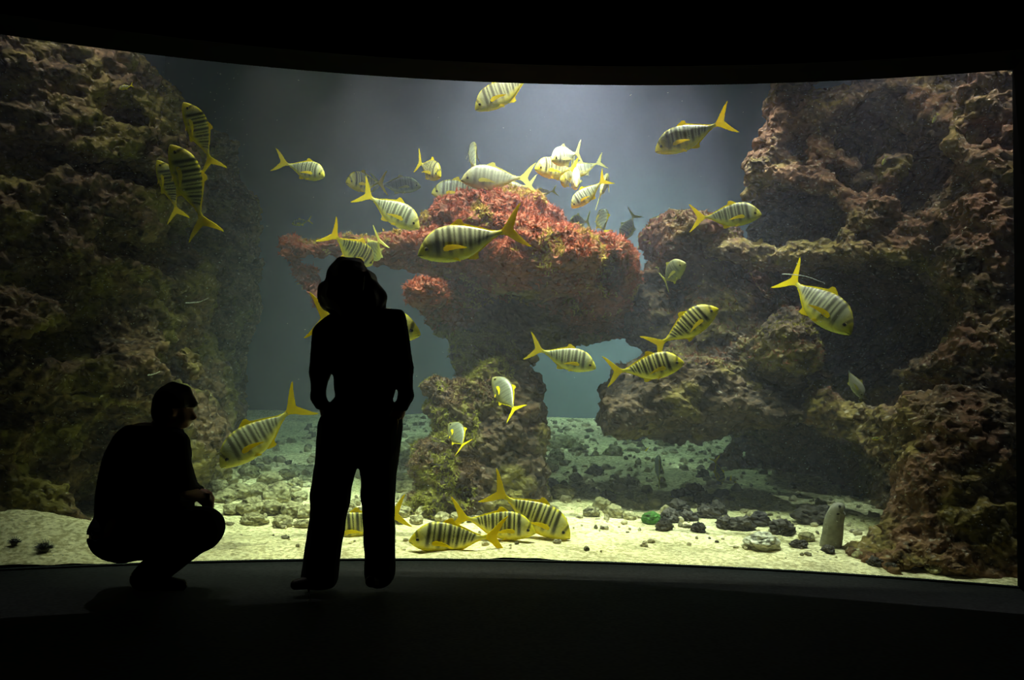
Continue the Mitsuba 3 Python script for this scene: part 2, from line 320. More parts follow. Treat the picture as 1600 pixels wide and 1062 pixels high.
# ------------------------------------------------------------------ stones and small life on the sand
def G(px, py):
    """The point of the sand bed that the photograph shows at this pixel."""
    lo, hi = 4.3, 11.9
    for _ in range(40):
        m = (lo + hi) / 2; q = P(px, py, m)
        if q[2] > sand_z(q[0], q[1]): lo = m
        else: hi = m
    return P(px, py, lo)
def lump(seed, sub=3, amp=0.35, freq=1.6, flat=0.75, knob=0.12):
    m = trimesh.creation.icosphere(subdivisions=sub)
    v = np.array(m.vertices)
    r = 1 + amp * 2 * (meshkit.fbm(v * freq + seed * 3.1, 2, seed) - 0.5) + knob * 2 * (meshkit.noise(v * 5 + seed, seed + 2) - 0.5) + knob * (meshkit.noise(v * 10 + seed, seed + 3) - 0.5)
    v = v * r[:, None] * np.array([1, 0.9, flat])
    return v, np.array(m.faces)
def stone_color(v, seed, lo, hi):
    a = np.clip((0.5 * meshkit.fbm(v * 2.5 + seed, 3, seed) + 0.5 * meshkit.noise(v * 9, seed + 1) - 0.3) / 0.4, 0, 1)[:, None]
    return np.array(lo) * (1 - a) + np.array(hi) * a
def lump_ply(seed, lo, hi, **k):
    v, f = lump(seed, **k)
    return mikit.ply((v, f), 'crust', True, color=stone_color(v, seed, lo, hi))
STONES = [lump_ply(50 + i, (0.16, 0.14, 0.06), (0.58, 0.52, 0.28)) for i in range(5)]
DARKS = [lump_ply(70 + i, (0.03, 0.028, 0.025), (0.13, 0.11, 0.09), amp=0.5, knob=0.25) for i in range(4)]
def put(name, shape, pos, r, ang=0.0, sx=1.0, sz=1.0, label=None, cat=None, group=None):
    key = free(name)
    scene[key] = {**shape, 'to_world': TF().translate([float(x) for x in pos]).rotate([0, 0, 1], float(ang)).scale([float(r * sx), float(r), float(r * sz)])}
    tag(key, label, cat, group)
    return key
rng = np.random.default_rng(5)
ORD = ['first', 'second', 'third', 'fourth', 'fifth', 'sixth', 'seventh', 'eighth', 'ninth', 'tenth', 'eleventh', 'twelfth', 'thirteenth']
def stones_at(spots, shapes, what, where, rows, group, name='rubble_stone', cat='stone'):
    """rows: names of the rows from back to front; each stone is called by its row and its place in it."""
    order = np.argsort([p[1] + 0.55 * p[2] for p in spots], kind='stable'); said = {}
    for rname, part in zip(rows, np.array_split(order, len(rows))):
        for j, i in enumerate(sorted(part, key=lambda i: spots[i][0])): said[i] = f'{what}, {ORD[j]} from left in the {rname} {where}'
    for i, (px, py, rp) in enumerate(spots):
        g = G(px, py + rp * 0.55)
        r = rp * g[1] / F_PX
        put(name, shapes[i % len(shapes)], g + np.array([0, 0.4 * r, 0.42 * r]), r, rng.uniform(0, 360), rng.uniform(0.9, 1.25), rng.uniform(0.85, 1.15), said[i], cat, group)
left_pile = [(352, 745, 20), (385, 738, 18), (418, 748, 20), (445, 742, 14), (372, 768, 18), (402, 768, 20), (432, 772, 24), (466, 775, 14), (350, 775, 16), (420, 792, 20), (388, 792, 22), (455, 798, 20), (360, 795, 14),
             (476, 800, 14), (440, 815, 15), (470, 818, 11), (395, 812, 16), (340, 760, 14), (460, 755, 12), (545, 792, 12), (555, 785, 9), (628, 800, 14), (640, 780, 18), (662, 800, 13), (690, 808, 12), (618, 812, 10), (650, 812, 11), (712, 808, 10), (632, 745, 12), (640, 725, 10), (646, 716, 20), (652, 692, 20), (628, 700, 14), (636, 760, 14)]
stones_at(left_pile[:19], STONES, 'pale knobbly stone', 'row of the heap between the visitors', ('back', 'middle', 'front'), 'rubble stones between the two visitors')
stones_at(left_pile[19:], STONES, 'small pale stone', 'row between visitor and pillar', ('back', 'front'), 'rubble stones at the foot of the pillar')
mid_pile = [(880, 768, 20), (905, 760, 12), (862, 755, 12), (940, 788, 16), (960, 800, 14), (925, 800, 12), (985, 806, 10), (950, 775, 11), (970, 758, 12), (990, 752, 10), (900, 745, 12), (1000, 790, 9), (930, 735, 12), (860, 728, 14), (1075, 760, 10), (905, 700, 12), (880, 690, 18), (990, 680, 16), (1040, 690, 12), (870, 712, 14), (960, 705, 12), (1010, 660, 13), (1100, 740, 10)]
stones_at(mid_pile, [STONES[0], STONES[2], DARKS[1], STONES[3], STONES[1]], 'rough stone', 'row right of the central pillar', ('back', 'middle', 'front'), 'stones scattered right of the pillar')
dark_pile = [(1048, 808, 16), (1062, 792, 18), (1078, 806, 14), (1040, 822, 12), (1085, 765, 16), (1100, 780, 16), (1108, 800, 16), (1122, 795, 14), (1092, 824, 12), (1135, 816, 16), (1160, 818, 18), (1190, 812, 16), (1128, 772, 10), (1225, 825, 18), (1062, 772, 12)]
stones_at(dark_pile, DARKS, 'dark spiky coral lump', 'row below the outcrop', ('back', 'front'), 'dark coral lumps below the outcrop', 'coral_lump', 'coral')
right_pile = [(1275, 805, 24), (1262, 838, 12), (1296, 858, 10), (1250, 850, 10), (1345, 865, 12), (1370, 878, 12), (1420, 870, 18), (1460, 888, 14), (1500, 890, 14), (1395, 886, 10), (1180, 805, 14)]
stones_at(right_pile, [DARKS[0], STONES[4], DARKS[2]], 'brown stone', 'row at the foot of the right rock', ('back', 'front'), 'stones at the foot of the right rock')
WHITE = lump_ply(91, (0.4, 0.38, 0.26), (0.8, 0.78, 0.6), knob=0.2)
g = G(1192, 858); r = 25 * g[1] / F_PX
put('white_stone', WHITE, g + [0, 0.3 * r, 0.4 * r], r, 40, 1.1, 0.8, 'single pale pitted stone on the sand in front of the dark hollow', 'stone')
GREEN = lump_ply(95, (0.04, 0.12, 0.02), (0.10, 0.30, 0.05), amp=0.1)
g = G(1018, 818); r = 15 * g[1] / F_PX
put('green_sponge', GREEN, g + [0, 0.3 * r, 0.5 * r], r, 0, 1.0, 0.9, 'small round bright green sponge on the sand', 'sponge')
def pebbles():
    r = np.random.default_rng(12); vs, fs, cs, n = [], [], [], 0
    ico = trimesh.creation.icosphere(subdivisions=1); iv, jf = np.array(ico.vertices), np.array(ico.faces)
    for _ in range(2600):
        x, y = r.uniform(-2.6, 3.2), 4.75 + 7.0 * r.uniform() ** 1.3
        if y < 5.3 and r.uniform() < 0.75: continue
        s = 0.008 + 0.035 * r.uniform() ** 2.5 * (0.4 + 0.6 * min(1, (y - 4.7) / 1.5))
        v = iv * s * r.uniform(0.6, 1.3, 3) * (1 + 0.25 * r.standard_normal((len(iv), 1)) * 0.6) + [x, y, sand_z(x, y) + 0.3 * s]
        vs.append(v); fs.append(jf + n); n += len(v)
        cs.append(np.repeat((np.array([0.55, 0.48, 0.28]) * r.uniform(0.25, 1.2))[None], len(v), 0))
    return (np.vstack(vs), np.vstack(fs)), np.vstack(cs)
pm, pc = pebbles()
obj('gravel', pm, 'crust', smooth=True, color=np.clip(pc, 0, 1)); tag('gravel', 'loose gravel and shell bits strewn over the sand', 'gravel', kind='stuff')

# sea urchins on the mound
scene['urchin_black'] = principled((0.012, 0.012, 0.01), 0.4, 0.4)
def urchin():
    r = np.random.default_rng(3)
    parts = [trimesh.creation.icosphere(subdivisions=2, radius=0.45)]
    for _ in range(110):
        d = r.standard_normal(3); d[2] = abs(d[2]) * 0.9 - 0.1; d /= np.linalg.norm(d)
        c = trimesh.creation.cone(radius=0.035, height=r.uniform(0.45, 0.75), sections=4)
        c.apply_transform(trimesh.geometry.align_vectors([0, 0, 1], d)); c.apply_translation(d * 0.4)
        parts.append(c)
    return trimesh.util.concatenate(parts)
URCHIN = mikit.ply(urchin(), 'urchin_black')
for px, py, rp, lab in ((69, 858, 15, 'larger black spiny sea urchin on the pale mound at the left end'), (22, 849, 10, 'smaller black spiny sea urchin at the far left of the pale mound')):
    g = G(px, py + 4); put('sea_urchin', URCHIN, g + [0, 0, 0.02], rp * g[1] / F_PX * 1.1, px, 1, 1, lab, 'sea urchin')

# red and yellow algae tufts on the cap
def tufts(v, f, ok, count, size, seed, colors):
    r = np.random.default_rng(seed); n = normals(v, f)
    idx = np.flatnonzero(ok(v, n)); idx = idx[r.integers(0, len(idx), count)]
    B = 5
    base = np.repeat(v[idx], B, 0); nn = np.repeat(n[idx], B, 0)
    d = nn + 0.8 * r.standard_normal(nn.shape); d /= np.linalg.norm(d, axis=1, keepdims=True)
    t = np.cross(d, r.standard_normal(d.shape)); t /= np.linalg.norm(t, axis=1, keepdims=True)
    u = np.cross(d, t)
    h = (size * r.uniform(0.5, 1.3, len(d)))[:, None]; w = h * 0.22
    base = base - nn * 0.004
    tip = base + d * h + 0.25 * h * r.standard_normal(d.shape)
    verts = np.stack([base + t * w, base - 0.5 * t * w + 0.87 * u * w, base - 0.5 * t * w - 0.87 * u * w, tip], 1)
    k = np.arange(len(d))[:, None] * 4
    faces = np.concatenate([k + [0, 1, 3], k + [1, 2, 3], k + [2, 0, 3]])
    pick = np.repeat(meshkit.fbm(v[idx] * 4, 2, seed + 3), B)
    c = np.where((pick < 0.60)[:, None], np.array(colors[0]), np.array(colors[1])) * r.uniform(0.6, 1.4, len(d))[:, None]
    return (verts.reshape(-1, 3), faces), np.repeat(c, 4, 0)
scene['algae'] = principled(VC, 0.8, 0.1)
tm, tc = tufts(*MESA, lambda v, n: (v[:, 2] > 1.74 - 0.36 * np.clip(np.abs(v[:, 0]), 0, .8)) & (n[:, 2] > -0.5) & (n[:, 1] < 0.6), 14000, 0.027, 4, ((0.30, 0.078, 0.036), (0.36, 0.26, 0.05)))
obj('rock_mushroom__red_algae', tm, 'algae', color=np.clip(tc, 0, 1)); labels['rock_mushroom__red_algae'] = {'label': 'fuzzy red algae covering the cap', 'kind': 'stuff'}
tm, tc = tufts(*MESA, lambda v, n: (v[:, 2] < 1.45) & (n[:, 2] > -0.2) & (n[:, 1] < 0.5) & (v[:, 0] < 0.02 - .25 * (v[:, 2] < .9)), 6000, 0.024, 6, ((0.27, 0.25, 0.045), (0.14, 0.085, 0.04)))
obj('rock_mushroom__yellow_algae', tm, 'algae', color=np.clip(tc, 0, 1)); labels['rock_mushroom__yellow_algae'] = {'label': 'yellow green algae on the pillar', 'kind': 'stuff'}
tm, tc = tufts(*MID, lambda v, n: (n[:, 2] > 0.1) & (n[:, 1] < 0.5) & (v[:, 2] > 1.2), 3000, 0.022, 8, ((0.16, 0.065, 0.03), (0.22, 0.19, 0.035)))
obj('rock_outcrop__algae', tm, 'algae', color=np.clip(tc, 0, 1)); labels['rock_outcrop__algae'] = {'label': 'short brown and green algae', 'kind': 'stuff'}

# ------------------------------------------------------------------ fish
FH = 1.13
S_ = np.array([0, .015, .04, .08, .13, .2, .3, .4, .5, .6, .7, .8, .9, 1.0])
TOP = np.array([.004, .03, .058, .098, .137, .178, .205, .207, .19, .160, .120, .076, .037, .026]) * np.r_[np.ones(2), np.full(10, FH), 1, 1]
BOT = np.array([-.018, -.03, -.046, -.07, -.095, -.123, -.152, -.166, -.168, -.150, -.113, -.070, -.036, -.024]) * np.r_[np.ones(2), np.full(10, FH), 1, 1]
WID = np.array([.004, .018, .030, .045, .058, .071, .080, .081, .074, .061, .045, .029, .016, .010])
from scipy.interpolate import PchipInterpolator
top_, bot_, wid_ = (PchipInterpolator(S_, a) for a in (TOP, BOT, WID))
def bend_pts(v, c):
    v = np.array(v, float); x = v[:, 0]
    t = np.clip(0.15 - x, 0, None)
    v[:, 1] += c * t ** 2 * 1.1 + c * 0.15 * np.clip(x - 0.15, 0, None) ** 2 * 4
    return v
STRIPES = ((.115, .016), (.255, .026), (.325, .012), (.395, .024), (.455, .010), (.52, .022), (.575, .009), (.63, .020), (.685, .009), (.735, .017), (.785, .009), (.83, .013))
def fish_body(c, silver, yellow, stripe, amount):
    ns, na = 110, 44
    s = np.r_[np.linspace(0, 0.12, 26)[:-1], np.linspace(0.12, 1, ns - 25)]
    a = np.arange(na) / na * 2 * np.pi
    T_, B_, W_ = top_(s), bot_(s), wid_(s)
    zc, hz = (T_ + B_) / 2, (T_ - B_) / 2
    ca, sa = np.cos(a), np.sin(a)
    y = W_[:, None] * np.sign(ca) * np.abs(ca) ** 0.95
    z = zc[:, None] + hz[:, None] * np.sign(sa) * np.abs(sa) ** 1.0
    x = np.repeat((0.5 - s)[:, None], na, 1)
    v = np.stack([x, y, z], -1).reshape(-1, 3)
    i, j = np.meshgrid(np.arange(len(s) - 1), np.arange(na), indexing='ij')
    q = np.stack([i * na + j, i * na + (j + 1) % na, (i + 1) * na + (j + 1) % na, (i + 1) * na + j], -1).reshape(-1, 4)[:, ::-1]
    f = np.vstack([q[:, [0, 1, 2]], q[:, [0, 2, 3]]])
    e0, e1 = len(v), len(v) + 1
    v = np.vstack([v, [[0.5, 0, zc[0]], [-0.5, 0, zc[-1]]]])
    k = np.arange(na); l = (len(s) - 1) * na
    f = np.vstack([f, np.stack([k * 0 + e0, k, (k + 1) % na], 1)[:, ::-1], np.stack([k * 0 + e1, l + (k + 1) % na, l + k], 1)[:, ::-1]])
    if np.einsum('ij,ij->i', normals(v, f), v * [0, 1, 1]).sum() < 0: f = f[:, ::-1]
    S = 0.5 - v[:, 0]; H = (v[:, 2] - (top_(np.clip(S, 0, 1)) + bot_(np.clip(S, 0, 1))) / 2) / np.maximum((top_(np.clip(S, 0, 1)) - bot_(np.clip(S, 0, 1))) / 2, 1e-3)
    wy = np.clip(np.maximum((-H - 0.25) / 0.5, np.maximum((0.20 - S) / 0.12, np.maximum((S - 0.86) / 0.1, (H - 0.86) / 0.1))), 0, 1)
    col = np.array(silver) * (1 - wy[:, None]) + np.array(yellow) * wy[:, None]
    col *= (1 + 0.12 * (meshkit.noise(v * 60, 3) - 0.5))[:, None]
    m = np.zeros(len(v))
    for i, (s0, w) in enumerate(STRIPES):
        d = np.abs(S - s0 - 0.035 * (H - 0.2) * (1 if i else -0.6)) / (1.2 * w)
        low = -0.55 if i % 2 else -0.30
        if i == 0: low = -0.15
        m = np.maximum(m, np.clip(1.6 - 1.3 * d, 0, 1) * np.clip((H - low + 0.2) / 0.4, 0, 1) * (1 if i else 0.8))
    col = col * (1 - m[:, None] * amount) + np.array(stripe) * (m * amount)[:, None]
    mouth = (S < 0.055) & (np.abs(v[:, 2] + 0.014 + 0.25 * S) < 0.006)
    col[mouth] *= 0.25
    gill = np.clip(1 - np.abs(np.hypot((S - 0.11) / 0.115, (v[:, 2] - 0.0) / 0.13) - 1) / 0.05, 0, 1) * (S > 0.12)
    col *= (1 - 0.35 * gill)[:, None]
    return mikit.ply((bend_pts(v, c), f), 'fish_skin', True, color=np.clip(col, 0.003, 1))
def fin_mesh(pts, c, th, place=None, bsdf='fin_yellow'):
    m = trimesh.creation.extrude_polygon(Polygon(pts).buffer(0), th, engine='earcut')
    v, f = trimesh.remesh.subdivide_to_size(m.vertices, m.faces, 0.07)
    v = np.stack([v[:, 0], v[:, 2] - th / 2, v[:, 1]], 1); f = f[:, ::-1]
    if place is not None: v = place(v)
    return mikit.ply((bend_pts(v, c), f), bsdf, 40)
sm = lambda pts, r=0.006: np.array(Polygon(pts).buffer(r, join_style=1).buffer(-r).exterior.coords)[:-1]
TAIL = [(-.455, .024), (-.51, .034), (-.56, .075), (-.62, .135), (-.69, .20), (-.755, .25), (-.79, .268), (-.785, .252), (-.74, .19), (-.70, .125), (-.665, .065), (-.64, .02), (-.632, 0),
        (-.64, -.02), (-.665, -.065), (-.70, -.125), (-.735, -.185), (-.775, -.24), (-.78, -.255), (-.745, -.238), (-.68, -.19), (-.61, -.128), (-.56, -.072), (-.51, -.034), (-.455, -.024)]
tz, bz = (lambda x: float(top_(0.5 - x))), (lambda x: float(bot_(0.5 - x)))
xs = np.linspace(-0.14, -0.43, 9)
DORSAL = [(.07, tz(.07) - .012), (.02, tz(.02) + .028), (-.045, tz(-.045) + .072), (-.085, tz(-.085) + .075), (-.092, tz(-.092) + .045), (-.10, tz(-.10) + .026)] + [(x, tz(x) + .022 - .012 * i / 8) for i, x in enumerate(xs)] + [(x, tz(x) - .012) for x in xs[::-1]] + [(-.05, tz(-.05) - .012)]
ANAL = [(-.02, bz(-.02) + .012), (-.06, bz(-.06) - .02), (-.12, bz(-.12) - .060), (-.165, bz(-.165) - .075), (-.165, bz(-.165) - .045), (-.17, bz(-.17) - .024)] + [(x, bz(x) - .018 + .010 * i / 8) for i, x in enumerate(xs[1:])] + [(x, bz(x) + .012) for x in xs[:0:-1]]
PECT = [(.205, -.02), (.19, .0), (.15, .012), (.08, .0), (.0, -.035), (-.065, -.075), (-.06, -.083), (.02, -.065), (.10, -.055), (.16, -.055), (.20, -.045)]
PELV = [(.17, -.115), (.14, -.15), (.06, -.195), (.045, -.195), (.06, -.165), (.10, -.13)]
def pect_place(sgn):
    def f(v):
        t = (0.205 - v[:, 0])
        w = wid_(np.clip(0.5 - v[:, 0], 0, 1)) * 0.93
        v = v.copy(); v[:, 1] += sgn * (w + 0.012 + 0.42 * t * t * 2 + 0.10 * t); return v
    return f
def pelv_place(sgn):
    def f(v): v = v.copy(); v[:, 1] += sgn * (0.03 + 0.25 * (0.17 - v[:, 0])); return v
    return f
def eye_mesh(c, sgn, r, out):
    m = trimesh.creation.icosphere(subdivisions=2, radius=r); v = np.array(m.vertices) * [1, 0.5, 1]
    x0 = 0.385; return bend_pts(v + [x0, sgn * (float(wid_(0.5 - x0)) * 0.955 + out), 0.028], c), np.array(m.faces)
scene['fish_skin'] = {'type': 'twosided', 'b': {'type': 'principled', 'base_color': VC, 'roughness': 0.38, 'specular': 0.5, 'metallic': 0.05}}
def fin(c, t): return {'type': 'principledthin', 'base_color': {'type': 'rgb', 'value': list(c)}, 'roughness': 0.5, 'diff_trans': t, 'spec_trans': 0.0}
scene['fin_yellow'] = fin((0.86, 0.72, 0.02), 0.9)
scene['fin_pale'] = fin((0.80, 0.78, 0.30), 0.9)
scene['fin_grey'] = fin((0.62, 0.58, 0.14), 0.8)
scene['eye_black'] = principled((0.01, 0.01, 0.01), 0.15, 0.5)
scene['eye_gold'] = principled((0.35, 0.29, 0.06), 0.5, 0.2)
PAINT = {'y': ((0.56, 0.53, 0.20), (0.70, 0.60, 0.02), (0.022, 0.022, 0.012), 0.95, 'fin_yellow'), 's': ((0.40, 0.42, 0.25), (0.62, 0.57, 0.07), (0.05, 0.05, 0.035), 0.85, 'fin_yellow'),
         'p': ((0.66, 0.69, 0.45), (0.76, 0.72, 0.18), (0.13, 0.14, 0.09), 0.75, 'fin_pale'), 'o': ((0.40, 0.40, 0.26), (0.40, 0.40, 0.25), (0.3, 0.3, 0.2), 0.0, 'fin_grey'), 'd': ((0.15, 0.165, 0.10), (0.22, 0.21, 0.07), (0.07, 0.07, 0.05), 0.6, 'fin_yellow'), 'g': ((0.27, 0.28, 0.19), (0.36, 0.34, 0.12), (0.11, 0.11, 0.08), 0.6, 'fin_grey')}
_cache = {}
def fish_parts(paint, c):
    if (paint, c) in _cache: return _cache[paint, c]
    sv, ye, st, am, fin = PAINT[paint]
    p = [('body', fish_body(c, sv, ye, st, am)), ('tail_fin', fin_mesh(TAIL, c, 0.012, bsdf=fin)), ('dorsal_fin', fin_mesh(DORSAL, c, 0.008, bsdf=fin)), ('anal_fin', fin_mesh(ANAL, c, 0.008, bsdf=fin))]
    for sgn in (1, -1):
        p += [('pectoral_fin', fin_mesh(PECT, c, 0.006, pect_place(sgn), fin)), ('pelvic_fin', fin_mesh(PELV, c, 0.006, pelv_place(sgn), fin)),
              ('eye', mikit.ply(eye_mesh(c, sgn, 0.024, 0.0), 'eye_gold', True)), ('eye__pupil', mikit.ply(eye_mesh(c, sgn, 0.021, 0.0045), 'eye_black', True))]
    _cache[paint, c] = p
    return p
def pose(head, tail, y, toward, L, dorsal, roll=0):
    c = P((head[0] + tail[0]) / 2, (head[1] + tail[1]) / 2, y)
    ph, pt = P(*head, y), P(*tail, y)
    proj = ph - pt; m = np.linalg.norm(proj)
    view = (c - CAM) / np.linalg.norm(c - CAM)
    proj -= view * (proj @ view)
    m = np.linalg.norm(proj)
    dep = math.sqrt(max(L * L - m * m, 0)) * -toward
    X = proj + view * dep
    size = np.linalg.norm(X); X /= size
    z = RIGHT * dorsal[0] - UP * dorsal[1] - view * (dorsal[2] if len(dorsal) > 2 else 0)
    z -= X * (z @ X); z /= np.linalg.norm(z)
    yv = np.cross(z, X)
    M = np.eye(4); M[:3, 0], M[:3, 1], M[:3, 2], M[:3, 3] = X * size, yv * size, z * size, c
    return M
GROUP = None
def fish(head, tail, y, label, paint='s', toward=0, L=0.45, dorsal=(0, -1, 0.1), bend=0.0, name='striped_fish', cat='fish', skip=()):
    key = free(name); labels[key] = {'label': label, 'category': cat}
    M = pose(head, tail, y, toward, L, dorsal)
    for part, d in fish_parts(paint, bend):
        if part in skip: continue
        k = f'{key}__{part}'
        if part.startswith('eye__'): k = last_eye + '__pupil'
        else:
            k = free_part(k)
            if part == 'eye': last_eye = k
        scene[k] = {**d, 'to_world': TF(M)}
    return key
# upper left
fish((288, 160), (330, 243), 5.2, 'striped fish swimming straight up, highest of the trio by the left cliff', 'y', 0, .42, (1, -.35, .1), .3)
fish((268, 226), (319, 335), 5.05, 'largest striped fish of the trio rising along the left cliff', 'y', 0, .46, (1, -.35, .1), .3)
fish((247, 250), (279, 322), 5.4, 'striped fish half hidden behind the largest fish of the trio at the left cliff', 'y', 0, .42, (1, -.4, .2), .3)
fish((508, 276), (455, 258), 5.9, 'lone striped fish turning to the glass in open water above the left ledge', 's', 1, .34, (.15, -1, .1), -.3)
fish((541, 285), (592, 286), 7.0, 'hazy yellow fish facing the glass, left of the fish diving to the cap', 'y', 1, .42)
fish((658, 292), (596, 288), 9.0, 'faint grey fish fading into the haze above the red cap, left side', 'g', 0, .46)
fish((655, 357), (580, 309), 5.9, 'striped fish diving nose down to the left shoulder of the red cap', 's', 1, .44, (.5, -1, .1), 0.0)
fish((582, 415), (527, 372), 5.7, 'striped fish with its tail showing above the hair of the standing visitor', 'y', -1, .42, (.5, -1, .3), 0.0)
fish((580, 404), (592, 378), 5.95, 'fish seen tail first just above the ledge beside the standing visitor', 'p', -1, .38, (-.6, -1, .3), 0.0)
fish((688, 276), (658, 256), 6.2, 'yellow faced fish turned to the glass above the left end of the red cap', 'y', 1, .38, (.1, -1, .1), 0.0)
fish((674, 302), (752, 294), 6.9, 'striped fish partly hidden behind the red cap, left of the grey one', 's', 0, .40)
fish((720, 281), (813, 277), 5.95, 'large grey striped fish in profile right above the red cap', 'g', 0, .46, (0, -1, .1), -.3)
fish((736, 226), (743, 262), 6.6, 'small looking fish seen from behind with both side fins spread, above the cap', 'p', -1, .36, (.2, -1, .3), 0.0)
fish((756, 296), (822, 291), 6.5, 'striped fish mostly behind the large grey one, its forked tail pointing right', 'p', 0, .36)
# bright cluster
fish((836, 264), (892, 264), 6.2, 'yellow faced fish at the left front of the brightly lit cluster', 'y', 1, .40, (0, -1, .1), 0.0)
fish((862, 250), (900, 240), 6.05, 'brilliant white lit fish at the top of the bright cluster', 'p', 1, .36, (-.2, -1, .4), 0.0)
fish((878, 284), (892, 270), 6.5, 'yellow fish peering head on from inside the bright cluster', 'y', 1, .40, (0, -1, .1), 0.0)
fish((901, 292), (896, 264), 6.25, 'pale fish facing the glass in the middle of the bright cluster', 'p', 1, .40, (.1, -1, .1), 0.0)
fish((884, 276), (932, 255), 6.5, 'pale striped fish behind the cluster with its thin tail upright at right', 'p', 0, .40, (-.2, -1, .1), -.3)
fish((893, 325), (938, 286), 6.0, 'striped fish tilting nose down at the bottom front of the bright cluster', 's', 0, .42, (-.5, -1, .1), 0.0)
fish((948, 278), (938, 304), 6.4, 'pale fish at the right edge of the bright cluster, seen from behind', 'p', -1, .36, (.3, -1, .2), 0.0)
fish((937, 328), (944, 360), 7.0, 'small hazy fish below the bright cluster with its tail hanging down', 's', -1, .34, (.7, -.7, .3), 0.0)
fish((828, 306), (862, 299), 7.4, 'dim fish behind the right slope of the red cap, forked tail to the right', 'p', 0, .38)
fish((890, 352), (916, 346), 8.0, 'very faint fish showing behind the right slope of the red cap', 'p', 1, .38)
fish((974, 374), (989, 340), 7.8, 'thin pale hazy fish hanging nose down between red cap and outcrop', 'p', 1, .34, (-.8, -.5, .1), 0.0)
# middle
fish((653, 398), (785, 362), 4.95, 'large striped fish with yellow head passing in front of the red cap', 's', 0, .50, (0, -1, .05), 0.0)
fish((742, 172), (824, 122), 5.5, 'striped fish at the top edge of the window, its tail cut off by the soffit', 's', 0, .40, (-.2, -1, .1), 0.0)
fish((1023, 237), (1118, 195), 5.95, 'striped fish alone in the pale light beam at upper right', 's', 0, .47, (0, -1, .1), 0.0)
fish((1190, 335), (1100, 339), 5.6, 'striped fish facing right in front of the hollow of the right rock', 's', 0, .42, (0, -1, .1), .3)
fish((1070, 412), (1032, 440), 5.7, 'plain grey fish turning away in front of the outcrop head', 'g', 1, .33, (-.3, -1, .1), .3)
fish((1122, 482), (1037, 533), 5.3, 'striped fish pointing up right, upper of the pair left of the outcrop shadow', 'y', 0, .42, (0, -1, .1), 0.0)
fish((1069, 567), (971, 581), 5.2, 'yellow striped fish facing right, lower of the pair above the overhang', 'y', 0, .42, (0, -1, .1), .3)
fish((931, 575), (847, 548), 5.5, 'bright striped fish facing right in the blue gap under the red cap', 's', 0, .38, (0, -1, .1), 0.0)
fish((770, 590), (807, 640), 5.4, 'fish swimming away in front of the pillar, its yellow tail pointing down', 'd', -1, .34, (.85, -.5, .25), .3)
fish((702, 662), (728, 698), 5.5, 'fish swimming away in front of the lower pillar, yellow forked tail to the right', 'd', -1, .30, (.85, -.5, .25), .3)
fish((1328, 520), (1237, 437), 5.0, 'striped fish diving to the right before the big dark hollow of the right rock', 's', 1, .52, (.5, -1, .1), .3)
fish((658, 522), (520, 500), 4.95, 'striped fish mostly hidden behind the shoulders of the standing visitor', 'y', 0, .5)
fish((345, 729), (450, 644), 4.8, 'striped fish heading down left between the two visitors', 's', 0, .5, (-.4, -1, .1), 0.0)
# bottom
fish((639, 845), (760, 839), 4.75, 'striped fish lowest over the sand, leftmost of the three beside the standing visitor', 'y', 0, .46, (0, -1, .05), 0.0)
fish((837, 832), (730, 810), 4.95, 'striped fish facing right, middle one of the three over the bright sand', 'y', 0, .42, (0, -1, .05), 0.0)
fish((891, 840), (789, 776), 5.05, 'boldly striped fish nosing down to the right, rightmost of the three over the bright sand', 'y', 0, .48, (.4, -1, .1), 0.0)
fish((505, 836), (610, 806), 5.0, 'striped fish seen between the legs of the standing visitor', 'y', 0, .42)
# back right
fish((1027, 714), (1030, 748), 7.0, 'dark upright fish seen end on over the green sand at the back', 'g', -1, .34, (.1, -1, 0), 0.0, 'reef_fish')
fish((1078, 742), (1034, 744), 8.0, 'faint green striped fish right of the dark upright one', 'y', 0, .28)
fish((967, 710), (1004, 708), 8.8, 'very faint green striped fish over the back sand near the overhang', 's', 0, .28)
fish((1128, 756), (1118, 722), 6.9, 'hazy fish in the thin light shaft beside the outcrop, yellow tail up', 'y', 0, .26, (.9, -.4, .2), .3)
fish((1116, 768), (1140, 752), 7.0, 'hazy fish low beside the dark rock at the foot of the light shaft', 'y', 0, .2)
fish((456, 350), (481, 345), 9.0, 'faint pale fish far back above the left tip of the ledge', 's', 0, .22)
# small ones by the right rock
fish((1378, 258), (1384, 246), 5.2, 'tiny pale blue fish beside the upper right hollow', 'p', 0, .05, (1, 0, 0), 0.0, 'small_fish')
fish((1456, 192), (1464, 180), 5.1, 'tiny pale fish near the top of the right rock', 'p', 0, .05, (1, 0, 0), 0.0, 'small_fish')
fish((1362, 686), (1376, 684), 5.05, 'tiny yellow fish in front of the lower right rock', 'y', 0, .05, (0, -1, 0), 0.0, 'small_fish')
fish((186, 139), (204, 134), 5.1, 'small yellow fish near the top of the left cliff', 'y', 0, .06, (0, -1, 0), 0.0, 'small_fish')
# plain oval fish in the hollow
fish((1347, 622), (1326, 580), 5.1, 'plain pale oval fish hanging nose down in the dark hollow of the right rock', 'o', 0, .24, (1, -.4, .1), 0.0, 'oval_fish', skip=('tail_fin', 'pelvic_fin'))

